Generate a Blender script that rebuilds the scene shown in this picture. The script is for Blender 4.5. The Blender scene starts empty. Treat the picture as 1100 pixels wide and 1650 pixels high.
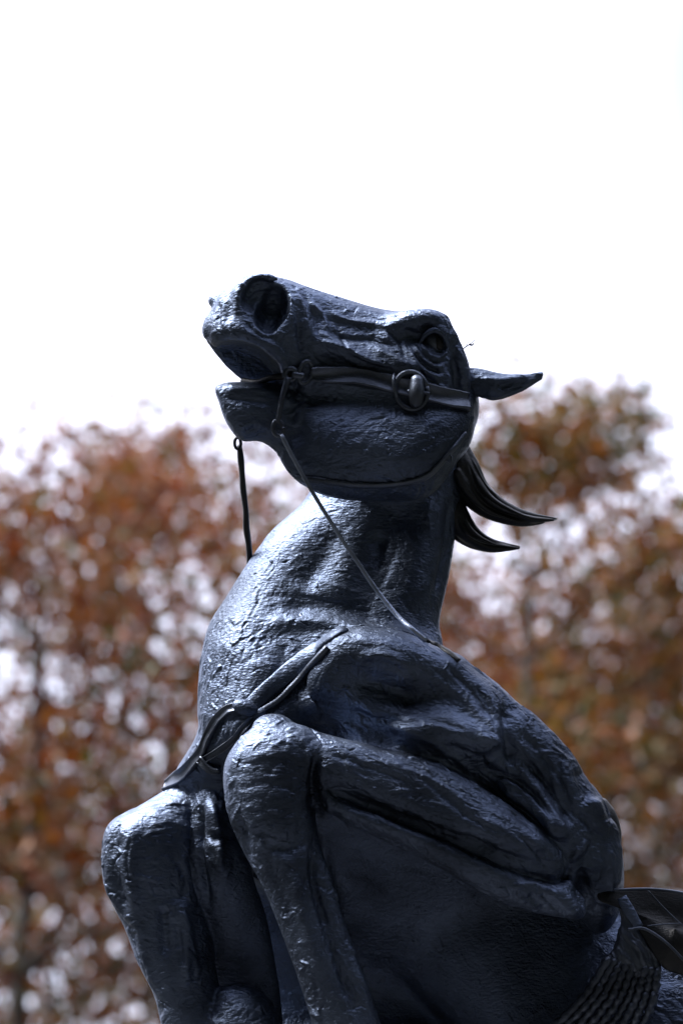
import bpy, math, random
import numpy as np
from mathutils import Vector, Matrix
from mathutils.bvhtree import BVHTree
import openvdb as vdb

random.seed(7)
rng = np.random.default_rng(7)
S = bpy.context.scene
COL = S.collection

# ------------------------------------------------------------------ camera
PITCH = math.radians(18.0)
CAM = Vector((0.0, 0.0, 1.6))
D0 = 8.0                      # metres to the statue's head
PPM = 640.0                   # photo pixels per metre at that distance
cam_d = bpy.data.cameras.new('camera')
cam = bpy.data.objects.new('camera', cam_d)
COL.objects.link(cam)
cam.location = CAM
cam.rotation_euler = (math.radians(90) + PITCH, 0, 0)
cam_d.sensor_fit = 'VERTICAL'
cam_d.sensor_height = 36.0
cam_d.sensor_width = 24.0
cam_d.lens = 36.0 * D0 * PPM / 1650.0
cam_d.clip_end = 2000
cam_d.clip_start = 0.1
cam_d.dof.use_dof = True
cam_d.dof.focus_distance = D0 - 0.12
cam_d.dof.aperture_fstop = 2.0
S.camera = cam
RIGHT = Vector((1, 0, 0))
FWD = Vector((0, math.cos(PITCH), math.sin(PITCH)))
UP = Vector((0, -math.sin(PITCH), math.cos(PITCH)))

# ------------------------------------------------------------------ light
SUN_EL, SUN_AZ = math.radians(57), math.radians(-94)   # azimuth from +Y (into the picture), minus = left
world = bpy.data.worlds.new('World')
S.world = world
world.use_nodes = True
wn = world.node_tree.nodes
wl = world.node_tree.links
wn.clear()
wo = wn.new('ShaderNodeOutputWorld')
bg = wn.new('ShaderNodeBackground')
sky = wn.new('ShaderNodeTexSky')
sky.sky_type = 'NISHITA'
sky.sun_disc = False
sky.sun_elevation = SUN_EL
sky.sun_rotation = SUN_AZ
sky.air_density = 1.0
sky.dust_density = 3.0
sky.ozone_density = 1.0
# the overcast: cloud that evens the sky towards a cool white, a little thinner to the right
tc = wn.new('ShaderNodeTexCoord')
cl = wn.new('ShaderNodeTexNoise')
cl.inputs['Scale'].default_value = 1.6
cl.inputs['Detail'].default_value = 5
cr = wn.new('ShaderNodeMapRange')
cr.inputs['From Min'].default_value = 0.3
cr.inputs['From Max'].default_value = 0.6
cr.inputs['To Min'].default_value = 0.72
cr.inputs['To Max'].default_value = 0.97
mx = wn.new('ShaderNodeMix')
mx.data_type = 'RGBA'
mx.inputs['B'].default_value = (8.4, 8.8, 11.0, 1)
wl.new(tc.outputs['Generated'], cl.inputs['Vector'])
wl.new(cl.outputs['Fac'], cr.inputs['Value'])
# a thin place in the cloud to the right of the picture, where some blue comes through
gap = wn.new('ShaderNodeVectorMath'); gap.operation = 'DISTANCE'; gap.inputs[1].default_value = (0.165, 0.885, 0.43)
gr = wn.new('ShaderNodeMapRange'); gr.interpolation_type = 'SMOOTHSTEP'
gr.inputs['From Min'].default_value = 0.03; gr.inputs['From Max'].default_value = 0.11; gr.inputs['To Min'].default_value = 0.1; gr.inputs['To Max'].default_value = 1.0
gm = wn.new('ShaderNodeMath'); gm.operation = 'MULTIPLY'
wl.new(tc.outputs['Generated'], gap.inputs[0]); wl.new(gap.outputs['Value'], gr.inputs['Value'])
wl.new(gr.outputs['Result'], gm.inputs[0]); wl.new(cr.outputs['Result'], gm.inputs[1])
wl.new(gm.outputs[0], mx.inputs['Factor'])
wl.new(sky.outputs['Color'], mx.inputs['A'])
wl.new(mx.outputs['Result'], bg.inputs['Color'])
bg.inputs['Strength'].default_value = 0.072
wl.new(bg.outputs['Background'], wo.inputs['Surface'])

sun_d = bpy.data.lights.new('sun', 'SUN')
sun_d.energy = 4.6
sun_d.angle = math.radians(32)
sun_d.color = (1.0, 0.97, 0.93)
sun = bpy.data.objects.new('sun', sun_d)
COL.objects.link(sun)
sdir = Vector((math.sin(SUN_AZ) * math.cos(SUN_EL), math.cos(SUN_AZ) * math.cos(SUN_EL), math.sin(SUN_EL)))
sun.rotation_euler = sdir.to_track_quat('Z', 'Y').to_euler()
sun.location = (0, 0, 30)

S.view_settings.view_transform = 'Standard'
S.view_settings.look = 'None'
S.view_settings.gamma = 1
S.view_settings.use_curve_mapping = False
S.view_settings.exposure = 1.65
S.cycles.max_bounces = 8
S.cycles.use_denoising = True

# ------------------------------------------------------------------ object helpers
def tag(o, label=None, cat=None, group=None, kind=None):
    if label: o['label'] = label
    if cat: o['category'] = cat
    if group: o['group'] = group
    if kind: o['kind'] = kind
    return o

def empty(name, loc, label, cat, group=None):
    o = bpy.data.objects.new(name, None)
    o.empty_display_size = 0.2
    COL.objects.link(o)
    o.location = loc
    return tag(o, label, cat, group)

def np_mesh(name, V, faces, mat, parent=None, smooth=True):
    """V world coordinates; faces: array (n,3) / (n,4) or list of arrays"""
    me = bpy.data.meshes.new(name)
    V = np.asarray(V, dtype=np.float32)
    if parent is not None:
        org = parent.matrix_world.translation if parent.parent is None else None
        base = PARENT_ORG[parent.name]
        V = V - np.array(base, dtype=np.float32)
    if isinstance(faces, np.ndarray): faces = [faces]
    faces = [f for f in faces if len(f)]
    nl = sum(f.size for f in faces); nf = sum(len(f) for f in faces)
    me.vertices.add(len(V)); me.vertices.foreach_set('co', V.ravel())
    me.loops.add(nl); me.polygons.add(nf)
    me.loops.foreach_set('vertex_index', np.concatenate([f.ravel() for f in faces]).astype(np.int32))
    tot = np.concatenate([np.full(len(f), f.shape[1], dtype=np.int32) for f in faces])
    st = np.concatenate([[0], np.cumsum(tot)[:-1]]).astype(np.int32)
    me.polygons.foreach_set('loop_start', st)
    me.polygons.foreach_set('loop_total', tot)
    me.polygons.foreach_set('use_smooth', np.full(nf, smooth, dtype=bool))
    me.update(calc_edges=True)
    if mat: me.materials.append(mat)
    o = bpy.data.objects.new(name, me)
    COL.objects.link(o)
    if parent is not None:
        o.parent = parent
        PARENT_ORG[o.name] = PARENT_ORG[parent.name]
    return o
PARENT_ORG = {}

# ------------------------------------------------------------------ photo pixel + depth -> camera frame -> world
DP = D0 * PPM
def P(px, py, w=0.0):
    """pixel of the photograph and distance towards the camera (640 units = 1 m) -> camera frame"""
    k = 1.0 - w / DP
    return np.array([(px - 550.0) * k, (825.0 - py) * k, w])

R_, U_, F_ = np.array(RIGHT), np.array(UP), np.array(FWD)
def to_world(A):
    A = np.atleast_2d(A)
    return (np.array(CAM)[None, :] + A[:, 0:1] / PPM * R_ + A[:, 1:2] / PPM * U_ + (D0 - A[:, 2:3] / PPM) * F_)
def to_cam(W):
    W = np.atleast_2d(W) - np.array(CAM)[None, :]
    return np.stack([W @ R_ * PPM, W @ U_ * PPM, DP - (W @ F_) * PPM], 1)
def to_px(A):
    k = 1.0 - A[:, 2] / DP
    return A[:, 0] / k + 550.0, 825.0 - A[:, 1] / k

# ------------------------------------------------------------------ materials
def new_mat(name):
    m = bpy.data.materials.new(name)
    m.use_nodes = True
    nt = m.node_tree
    return m, nt.nodes, nt.links, nt.nodes['Principled BSDF']

def bronze(name, base, rough, metal, scale=1.0, bump=1.0, pits=True):
    m, n, l, b = new_mat(name)
    tc = n.new('ShaderNodeTexCoord')
    big = n.new('ShaderNodeTexNoise'); big.inputs['Scale'].default_value = 5 * scale; big.inputs['Detail'].default_value = 6
    fine = n.new('ShaderNodeTexNoise'); fine.inputs['Scale'].default_value = 60 * scale; fine.inputs['Detail'].default_value = 8
    fine.inputs['Roughness'].default_value = 0.6; fine.inputs['Distortion'].default_value = 1.2
    vor = n.new('ShaderNodeTexVoronoi'); vor.inputs['Scale'].default_value = 70 * scale; vor.feature = 'F1'
    mp = n.new('ShaderNodeMapping'); mp.inputs['Scale'].default_value = (1, 1.0, 2.6); mp.inputs['Rotation'].default_value = (0.4, 0.7, 0.3)
    wrp = n.new('ShaderNodeVectorMath'); wrp.operation = 'MULTIPLY_ADD'; wrp.inputs[1].default_value = (0.05, 0.05, 0.05)
    l.new(tc.outputs['Object'], mp.inputs['Vector'])
    for t in (big, fine): l.new(tc.outputs['Object'], t.inputs['Vector'])
    l.new(big.outputs['Color'], wrp.inputs[0]); l.new(mp.outputs['Vector'], wrp.inputs[2])
    l.new(wrp.outputs['Vector'], vor.inputs['Vector'])
    cr = n.new('ShaderNodeValToRGB')
    cr.color_ramp.elements[0].position = 0.32; cr.color_ramp.elements[1].position = 0.72
    cr.color_ramp.elements[0].color = tuple(c * 0.6 for c in base) + (1,)
    cr.color_ramp.elements[1].color = tuple(c * 1.6 for c in base) + (1,)
    l.new(big.outputs['Fac'], cr.inputs['Fac'])
    l.new(cr.outputs['Color'], b.inputs['Base Color'])
    rr = n.new('ShaderNodeMapRange'); rr.inputs['To Min'].default_value = rough - 0.1; rr.inputs['To Max'].default_value = rough + 0.14
    l.new(fine.outputs['Fac'], rr.inputs['Value']); l.new(rr.outputs['Result'], b.inputs['Roughness'])
    b.inputs['Metallic'].default_value = metal
    b1 = n.new('ShaderNodeBump'); b1.inputs['Strength'].default_value = 0.5 * bump; b1.inputs['Distance'].default_value = 0.004
    b2 = n.new('ShaderNodeBump'); b2.inputs['Strength'].default_value = 0.16 * bump; b2.inputs['Distance'].default_value = 0.005
    l.new(fine.outputs['Fac'], b1.inputs['Height']); l.new(vor.outputs['Distance'], b2.inputs['Height'])
    l.new(b1.outputs['Normal'], b2.inputs['Normal']); l.new(b2.outputs['Normal'], b.inputs['Normal'])
    return m

M_BRONZE = bronze('patinated bronze', (0.083, 0.106, 0.160), 0.46, 0.93, 1.0, 1.5)
M_STRAP = bronze('bronze straps', (0.088, 0.104, 0.14), 0.40, 0.85, 1.5, 0.6)
M_REIN_LIT = bronze('highlit rein bronze', (0.24, 0.28, 0.37), 0.42, 0.9, 1.5, 0.6)  # rein bronze, its highlight painted in as a lighter base colour
M_DARK = bronze('dark bronze', (0.016, 0.018, 0.022), 0.45, 0.3, 1.5, 0.8)
M_HAIR = bronze('bronze hair', (0.018, 0.020, 0.024), 0.40, 0.35, 1.2, 0.5)

TOP = 0.95                     # height of the plinth's top
#ENV_BEGIN
# ------------------------------------------------------------------ ground and plinth
def box_mesh(lo, hi, bev=0.0):
    (x0, y0, z0), (x1, y1, z1) = lo, hi
    b = bev
    V = []
    for z, i in ((z0, b), (z0 + b, 0), (z1 - b, 0), (z1, b)):
        V += [(x0 + i, y0 + i, z), (x1 - i, y0 + i, z), (x1 - i, y1 - i, z), (x0 + i, y1 - i, z)]
    F = [(3, 2, 1, 0), (12, 13, 14, 15)]
    for r in range(3):
        for j in range(4): F.append((r * 4 + j, r * 4 + (j + 1) % 4, r * 4 + 4 + (j + 1) % 4, r * 4 + 4 + j))
    return np.array(V, float), np.array(F)

def noisy_mat(name, c1, c2, scale, rough=0.9, bump=0.3, dist=0.02, detail=8):
    m, n, l, b = new_mat(name)
    tc = n.new('ShaderNodeTexCoord'); t = n.new('ShaderNodeTexNoise')
    t.inputs['Scale'].default_value = scale; t.inputs['Detail'].default_value = detail
    cr = n.new('ShaderNodeValToRGB'); cr.color_ramp.elements[0].position = .35; cr.color_ramp.elements[1].position = .65
    cr.color_ramp.elements[0].color = c1 + (1,); cr.color_ramp.elements[1].color = c2 + (1,)
    bp = n.new('ShaderNodeBump'); bp.inputs['Strength'].default_value = bump; bp.inputs['Distance'].default_value = dist
    l.new(tc.outputs['Object'], t.inputs['Vector']); l.new(t.outputs['Fac'], cr.inputs['Fac'])
    l.new(cr.outputs['Color'], b.inputs['Base Color']); l.new(t.outputs['Fac'], bp.inputs['Height'])
    l.new(bp.outputs['Normal'], b.inputs['Normal']); b.inputs['Roughness'].default_value = rough
    return m

M_GRASS = noisy_mat('autumn lawn', (0.010, 0.013, 0.006), (0.022, 0.02, 0.010), 3.0)
M_PAVE = noisy_mat('dark paving', (0.014, 0.014, 0.015), (0.026, 0.025, 0.025), 6.0, 0.8)
M_GRANITE = noisy_mat('grey granite', (0.018, 0.018, 0.019), (0.036, 0.035, 0.035), 60.0, 0.55, 0.05, 0.003)
gx = np.linspace(-420, 420, 85)
gy = np.linspace(-420, 420, 85)
GX, GY = np.meshgrid(gx, gy, indexing='ij')
GZ = np.where(np.hypot(GX, GY) > 60, -0.6 + 0.5 * np.sin(GX * .03) * np.cos(GY * .025), 0.0)
GV = np.stack([GX, GY, GZ], -1).reshape(-1, 3)
ii = np.arange(84)[:, None]; jj = np.arange(84)[None, :]
GF = np.stack([ii * 85 + jj, (ii + 1) * 85 + jj, (ii + 1) * 85 + jj + 1, ii * 85 + jj + 1], -1).reshape(-1, 4)
tag(np_mesh('ground', GV, GF, M_GRASS), kind='structure')
a_ = np.linspace(0, 2 * np.pi, 65)[:-1]
CV = np.vstack([[0.75, 8.0, 0.012], np.stack([0.75 + 5.2 * np.cos(a_), 8.0 + 5.2 * np.sin(a_), np.full(64, .012)], 1)])
CF = np.stack([np.zeros(64, int), 1 + np.arange(64), 1 + (np.arange(64) + 1) % 64], 1)
tag(np_mesh('pavement', CV, CF, M_PAVE, smooth=False), kind='structure')
plinth = empty('stone_plinth', (0.75, 8.0, 0.016), 'dark granite plinth under the rearing horse statue', 'plinth')
PARENT_ORG['stone_plinth'] = (0.75, 8.0, 0.016)
for nm, hx, hy, z0, z1 in (('base_step', 1.75, 1.2, 0.016, 0.20), ('die', 1.5, 0.95, 0.20, 0.80), ('cap', 1.6, 1.05, 0.80, TOP)):
    v, f = box_mesh((0.75 - hx, 8.0 - hy, z0), (0.75 + hx, 8.0 + hy, z1), 0.02)
    np_mesh(nm, v, f, M_GRANITE, plinth, smooth=False)

# ------------------------------------------------------------------ trees
def leaf_mat(name, cols, trans=0.4):
    m, n, l, b = new_mat(name)
    at = n.new('ShaderNodeAttribute'); at.attribute_name = 'leaf_tone'
    cr = n.new('ShaderNodeValToRGB'); e = cr.color_ramp.elements
    while len(e) < len(cols): e.new(0.5)
    for i, c in enumerate(cols):
        e[i].position = i / (len(cols) - 1); e[i].color = c + (1,)
    l.new(at.outputs['Fac'], cr.inputs['Fac']); l.new(cr.outputs['Color'], b.inputs['Base Color'])
    b.inputs['Roughness'].default_value = 0.6
    tr = n.new('ShaderNodeBsdfTranslucent'); mxs = n.new('ShaderNodeMixShader'); mxs.inputs[0].default_value = trans
    l.new(cr.outputs['Color'], tr.inputs['Color'])
    out = n['Material Output']
    l.new(b.outputs[0], mxs.inputs[1]); l.new(tr.outputs[0], mxs.inputs[2]); l.new(mxs.outputs[0], out.inputs['Surface'])
    return m
M_BARK = noisy_mat('bark', (0.02, 0.016, 0.014), (0.05, 0.042, 0.036), 14.0, 0.9, 0.6, 0.02)
M_RUST = leaf_mat('rust autumn leaves', [(0.05, 0.009, 0.003), (0.125, 0.025, 0.003), (0.165, 0.048, 0.004), (0.08, 0.05, 0.005), (0.028, 0.038, 0.006)])
M_OCHRE = leaf_mat('ochre autumn leaves', [(0.085, 0.018, 0.003), (0.17, 0.05, 0.005), (0.14, 0.062, 0.007), (0.06, 0.055, 0.007), (0.028, 0.04, 0.007)])
M_GREEN = leaf_mat('evergreen leaves', [(0.012, 0.022, 0.008), (0.03, 0.045, 0.015), (0.04, 0.05, 0.02)], 0.15)

def segs_mesh(segs, k=6):
    """segs: list of (p0, p1, r0, r1)"""
    a = np.array([s[0] for s in segs]); b = np.array([s[1] for s in segs])
    r0 = np.array([s[2] for s in segs]); r1 = np.array([s[3] for s in segs])
    t = b - a; t /= np.linalg.norm(t, axis=1)[:, None] + 1e-9
    ref = np.where(np.abs(t[:, 2:3]) < .9, [[0, 0, 1.0]], [[1.0, 0, 0]])
    u = np.cross(t, ref); u /= np.linalg.norm(u, axis=1)[:, None]; w = np.cross(t, u)
    th = np.linspace(0, 2 * np.pi, k, endpoint=False)
    ring = np.cos(th)[None, :, None] * u[:, None, :] + np.sin(th)[None, :, None] * w[:, None, :]
    A = a[:, None] + ring * r0[:, None, None]; B = b[:, None] + ring * r1[:, None, None]
    Vv = np.concatenate([A, B], 1).reshape(-1, 3)
    base = (np.arange(len(segs)) * 2 * k)[:, None]
    j = np.arange(k)[None, :]
    F = np.stack([base + j, base + (j + 1) % k, base + k + (j + 1) % k, base + k + j], -1).reshape(-1, 4)
    return Vv, F

def make_tree(name, loc, height, spread, crown_base, mat, label, cat='tree', group=None, leaf=0.10, n_leaf=16000, tone=(0.45, 0.28), dens=0.6, seed=1, low=0.0, squash=1.0):
    rg = np.random.default_rng(seed)
    root = empty(name, loc, label, cat, group); PARENT_ORG[root.name] = loc
    L = np.array(loc, float)
    segs, tips = [], []
    def limb(p, d, ln, r, lvl):
        n = 3
        for i in range(n):
            q = p + d * ln / n
            segs.append((p, q, r, r * 0.82)); p = q; r *= 0.82
            d = d + rg.normal(0, 0.13, 3); d[2] += 0.05; d /= np.linalg.norm(d)
            if lvl >= 2: tips.append(p.copy())
        if lvl >= 4: return
        for _ in range(3 if lvl else 4):
            dd = d + rg.normal(0, 0.52, 3); dd[2] += 0.06; dd /= np.linalg.norm(dd)
            limb(p, dd, ln * rg.uniform(.60, .85), r * 0.68, lvl + 1)
    # trunk continues as a leader and gives off limbs all the way up
    p = L.copy(); r = height * 0.017; nT = 12
    for i in range(nT):
        q = p + np.array([rg.normal(0, .06), rg.normal(0, .06), 1.0]) * height * 0.86 / nT
        r1 = r * (0.86 if i > 3 else 0.95)
        segs.append((p, q, r, r1)); p, r = q, r1
        zz = (q[2] - L[2]) / height
        if zz > crown_base:
            f = (zz - crown_base) / (1 - crown_base)
            wid = spread * (math.sin(math.pi * min(1, 0.22 + 0.78 * f)) ** 0.7)
            for _ in range(3):
                az = rg.uniform(0, 2 * np.pi)
                d = np.array([math.cos(az), math.sin(az) * squash, rg.uniform(.25, .8)]); d /= np.linalg.norm(d)
                limb(q, d, wid * rg.uniform(.45, .62), r * 0.55, 1)
    tips = np.array(tips)
    v, f = segs_mesh([s for s in segs])
    ntr = 12
    v1, f1 = segs_mesh([s for s in segs if s[2] >= height * 0.004], 8)
    v2, f2 = segs_mesh([s for s in segs if s[2] < height * 0.004], 4)
    np_mesh('trunk', v1, f1, M_BARK, root)
    np_mesh('branches', v2, f2, M_BARK, root)['kind'] = 'stuff'
    # leaves in clumps about the twig ends; some clumps are bare
    keep = rg.random(len(tips)) < dens
    tips = tips[keep]
    ctone = rg.normal(tone[0], tone[1], len(tips))
    wt = rg.gamma(0.8, 1.0, len(tips)); wt /= wt.sum()
    pick = rg.choice(len(tips), n_leaf, p=wt)
    c = tips[pick] + rg.normal(0, 1, (n_leaf, 3)) * np.array([.27, .27, .24]) * (spread / 3.5)
    nrm = rg.normal(0, 1, (n_leaf, 3)); nrm[:, 2] += .4; nrm /= np.linalg.norm(nrm, axis=1)[:, None]
    t = np.cross(nrm, rg.normal(0, 1, (n_leaf, 3))); t /= np.linalg.norm(t, axis=1)[:, None]
    b = np.cross(nrm, t)
    s = leaf * rg.uniform(.6, 1.3, n_leaf)[:, None]
    Vv = np.stack([c - t * s * .55, c + b * s * .36 + nrm * s * .1, c + t * s * .6, c - b * s * .36 + nrm * s * .1], 1).reshape(-1, 3)
    F = np.arange(n_leaf * 4).reshape(-1, 4)
    F = np.vstack([F[:, [0, 1, 2]], F[:, [0, 2, 3]]])
    cro = np_mesh('crown', Vv, F, mat, root, smooth=False)
    cro['kind'] = 'stuff'
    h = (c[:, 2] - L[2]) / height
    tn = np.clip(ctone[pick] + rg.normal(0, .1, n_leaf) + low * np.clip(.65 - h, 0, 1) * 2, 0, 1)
    at = cro.data.attributes.new('leaf_tone', 'FLOAT', 'POINT')
    at.data.foreach_set('value', np.repeat(tn, 4).astype(np.float32))
    return root
#TREES
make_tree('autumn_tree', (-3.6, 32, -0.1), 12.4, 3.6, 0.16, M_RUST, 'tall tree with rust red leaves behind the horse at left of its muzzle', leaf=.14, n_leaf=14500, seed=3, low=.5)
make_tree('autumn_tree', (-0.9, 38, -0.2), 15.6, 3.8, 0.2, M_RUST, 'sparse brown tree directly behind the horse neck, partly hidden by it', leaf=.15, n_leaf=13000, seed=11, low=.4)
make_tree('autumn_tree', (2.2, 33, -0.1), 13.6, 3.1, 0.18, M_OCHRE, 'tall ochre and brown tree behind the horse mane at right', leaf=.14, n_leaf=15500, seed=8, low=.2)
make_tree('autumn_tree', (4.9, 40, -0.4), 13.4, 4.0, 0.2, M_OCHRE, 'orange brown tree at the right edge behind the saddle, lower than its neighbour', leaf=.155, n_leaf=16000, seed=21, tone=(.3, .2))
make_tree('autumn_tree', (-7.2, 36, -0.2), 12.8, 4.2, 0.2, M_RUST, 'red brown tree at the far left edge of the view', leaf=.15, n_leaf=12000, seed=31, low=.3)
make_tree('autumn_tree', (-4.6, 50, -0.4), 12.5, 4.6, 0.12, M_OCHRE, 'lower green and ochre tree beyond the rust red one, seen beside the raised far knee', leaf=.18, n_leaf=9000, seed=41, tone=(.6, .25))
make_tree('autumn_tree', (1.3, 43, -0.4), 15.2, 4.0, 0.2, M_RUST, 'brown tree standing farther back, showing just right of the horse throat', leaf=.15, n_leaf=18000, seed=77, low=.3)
# unseen evergreens, added around the viewer to keep sky light off the statue's undersides
for i, (x, y, h) in enumerate([(-11, -7, 15), (-5, -10, 17), (1.5, -8, 16), (7.5, -9, 17), (13, -4, 15), (-14, -1, 14), (17, 3, 14), (-9, -13, 16), (4, -14, 18), (11, -12, 16), (14, 13, 14), (13, 24, 15), (-22, 6, 14), (-20, 18, 15)]):
    make_tree('added_evergreen_tree', (x, y, -0.02), h * (1.4 if y < -3 else 1), 5.2, 0.02, M_GREEN, 'dark evergreen tree outside the view, added to block sky light', group='added evergreen trees around the viewer', leaf=.68, n_leaf=11000, seed=50 + i)
#ENV_END
#STATUE_BEGIN
# ------------------------------------------------------------------ sculpting kit
def catmull(A, m):
    A = np.asarray(A, float)
    if len(A) < 3 or m == 1:
        if m == 1: return A
        t = np.linspace(0, 1, m + 1)
        out = [A[i] * (1 - s) + A[i + 1] * s for i in range(len(A) - 1) for s in t[:-1]]
        return np.array(out + [A[-1]])
    E_ = np.vstack([2 * A[0] - A[1], A, 2 * A[-1] - A[-2]])
    out = []
    for i in range(1, len(E_) - 2):
        p0, p1, p2, p3 = E_[i - 1], E_[i], E_[i + 1], E_[i + 2]
        for s in np.linspace(0, 1, m, endpoint=False):
            out.append(0.5 * ((2 * p1) + (-p0 + p2) * s + (2 * p0 - 5 * p1 + 4 * p2 - p3) * s * s + (-p0 + 3 * p1 - 3 * p2 + p3) * s ** 3))
    out.append(E_[-2])
    return np.array(out)

def rings_to_mesh(rings):
    n, k = rings.shape[0], rings.shape[1]
    V = rings.reshape(-1, 3)
    i = np.arange(n - 1)[:, None]; j = np.arange(k)[None, :]
    a = i * k + j; b = i * k + (j + 1) % k; c = (i + 1) * k + (j + 1) % k; d = (i + 1) * k + j
    Q = np.stack([a, b, c, d], -1).reshape(-1, 4)
    V = np.vstack([V, rings[0].mean(0), rings[-1].mean(0)])
    c0, c1 = n * k, n * k + 1
    jj = np.arange(k)
    T = np.vstack([np.stack([(jj + 1) % k, jj, np.full(k, c0)], 1),
                   np.stack([(n - 1) * k + jj, (n - 1) * k + (jj + 1) % k, np.full(k, c1)], 1)])
    return V, Q, T

def loft(st, m=5, k=32, p=2.0, dome=(0.6, 0.6)):
    """stations: (Lx,Ly, Rx,Ry, w, front radius, back radius [, wL-wR tilt])"""
    st = [tuple(s) + (0,) * (8 - len(s)) for s in st]
    A = []
    for s in st:
        L = P(s[0], s[1], s[4] + s[7] / 2); Rr = P(s[2], s[3], s[4] - s[7] / 2)
        A.append(np.concatenate([L, Rr, [s[5], s[6]]]))
    A = catmull(A, m)
    def ring(L, R, rf, rb, sc=1.0, off=0):
        c = (L + R) / 2; a = (R - L) / 2
        th = np.linspace(0, 2 * np.pi, k, endpoint=False)
        cs, sn = np.cos(th), np.sin(th)
        e = 2.0 / p
        x = np.sign(cs) * np.abs(cs) ** e; z = np.sign(sn) * np.abs(sn) ** e
        rz = np.where(z > 0, rf, rb)
        return c + off + sc * (x[:, None] * a + (z * rz)[:, None] * np.array([0, 0, 1.0]))
    R = [ring(q[0:3], q[3:6], q[6], q[7]) for q in A]
    def cap(q, q2, f):
        c = (q[0:3] + q[3:6]) / 2; c2 = (q2[0:3] + q2[3:6]) / 2
        t = c - c2; t /= max(np.linalg.norm(t), 1e-6)
        rad = min(np.linalg.norm(q[3:6] - q[0:3]) / 2, (q[6] + q[7]) / 2) * f
        return [ring(q[0:3], q[3:6], q[6], q[7], math.cos(a), t * rad * math.sin(a)) for a in np.radians([25, 50, 70, 84])]
    head = cap(A[0], A[1], dome[0])[::-1]; tail = cap(A[-1], A[-2], dome[1])
    return rings_to_mesh(np.array(head + R + tail))

def ellipsoid(px, py, w, r, rot=0.0, tilt=0.0, n=20):
    """r=(along, across, depth) radii; rot in-picture degrees (counter-clockwise), tilt swings the long axis towards the camera"""
    c = P(px, py, w)
    a, t = math.radians(rot), math.radians(tilt)
    e1 = np.array([math.cos(a) * math.cos(t), math.sin(a) * math.cos(t), math.sin(t)])
    e2 = np.array([-math.sin(a), math.cos(a), 0.0])
    e3 = np.cross(e1, e2)
    th = np.linspace(0.08, np.pi - 0.08, n)
    ph = np.linspace(0, 2 * np.pi, 24, endpoint=False)
    R = []
    for x in th:
        R.append(c + math.cos(x) * r[0] * e1 + math.sin(x) * (np.cos(ph)[:, None] * r[1] * e2 + np.sin(ph)[:, None] * r[2] * e3))
    return rings_to_mesh(np.array(R))

def tube(pts, radii, m=6, k=24, dome=0.9):
    """round limb through camera-frame points"""
    A = np.array([list(p) + [r] for p, r in zip(pts, radii)])
    A = catmull(A, m)
    C = A[:, :3]; r = A[:, 3]
    T = np.gradient(C, axis=0); T /= np.linalg.norm(T, axis=1)[:, None] + 1e-9
    ref = np.array([0.0, 0.0, 1.0]) if abs(T[0][2]) < 0.9 else np.array([1.0, 0, 0])
    R = []
    th = np.linspace(0, 2 * np.pi, k, endpoint=False)
    n1 = np.cross(T[0], ref); n1 /= np.linalg.norm(n1)
    fr = []
    for i in range(len(C)):
        n1 = n1 - T[i] * (n1 @ T[i]); n1 /= np.linalg.norm(n1) + 1e-9
        fr.append((n1.copy(), np.cross(T[i], n1)))
    def ring(i, sc=1, off=0): return C[i] + off + r[i] * sc * (np.cos(th)[:, None] * fr[i][0] + np.sin(th)[:, None] * fr[i][1])
    R = [ring(0, math.cos(a), -T[0] * r[0] * dome * math.sin(a)) for a in np.radians([84, 60, 30])]
    R += [ring(i) for i in range(len(C))]
    R += [ring(len(C) - 1, math.cos(a), T[-1] * r[-1] * dome * math.sin(a)) for a in np.radians([30, 60, 84])]
    return rings_to_mesh(np.array(R))

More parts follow.
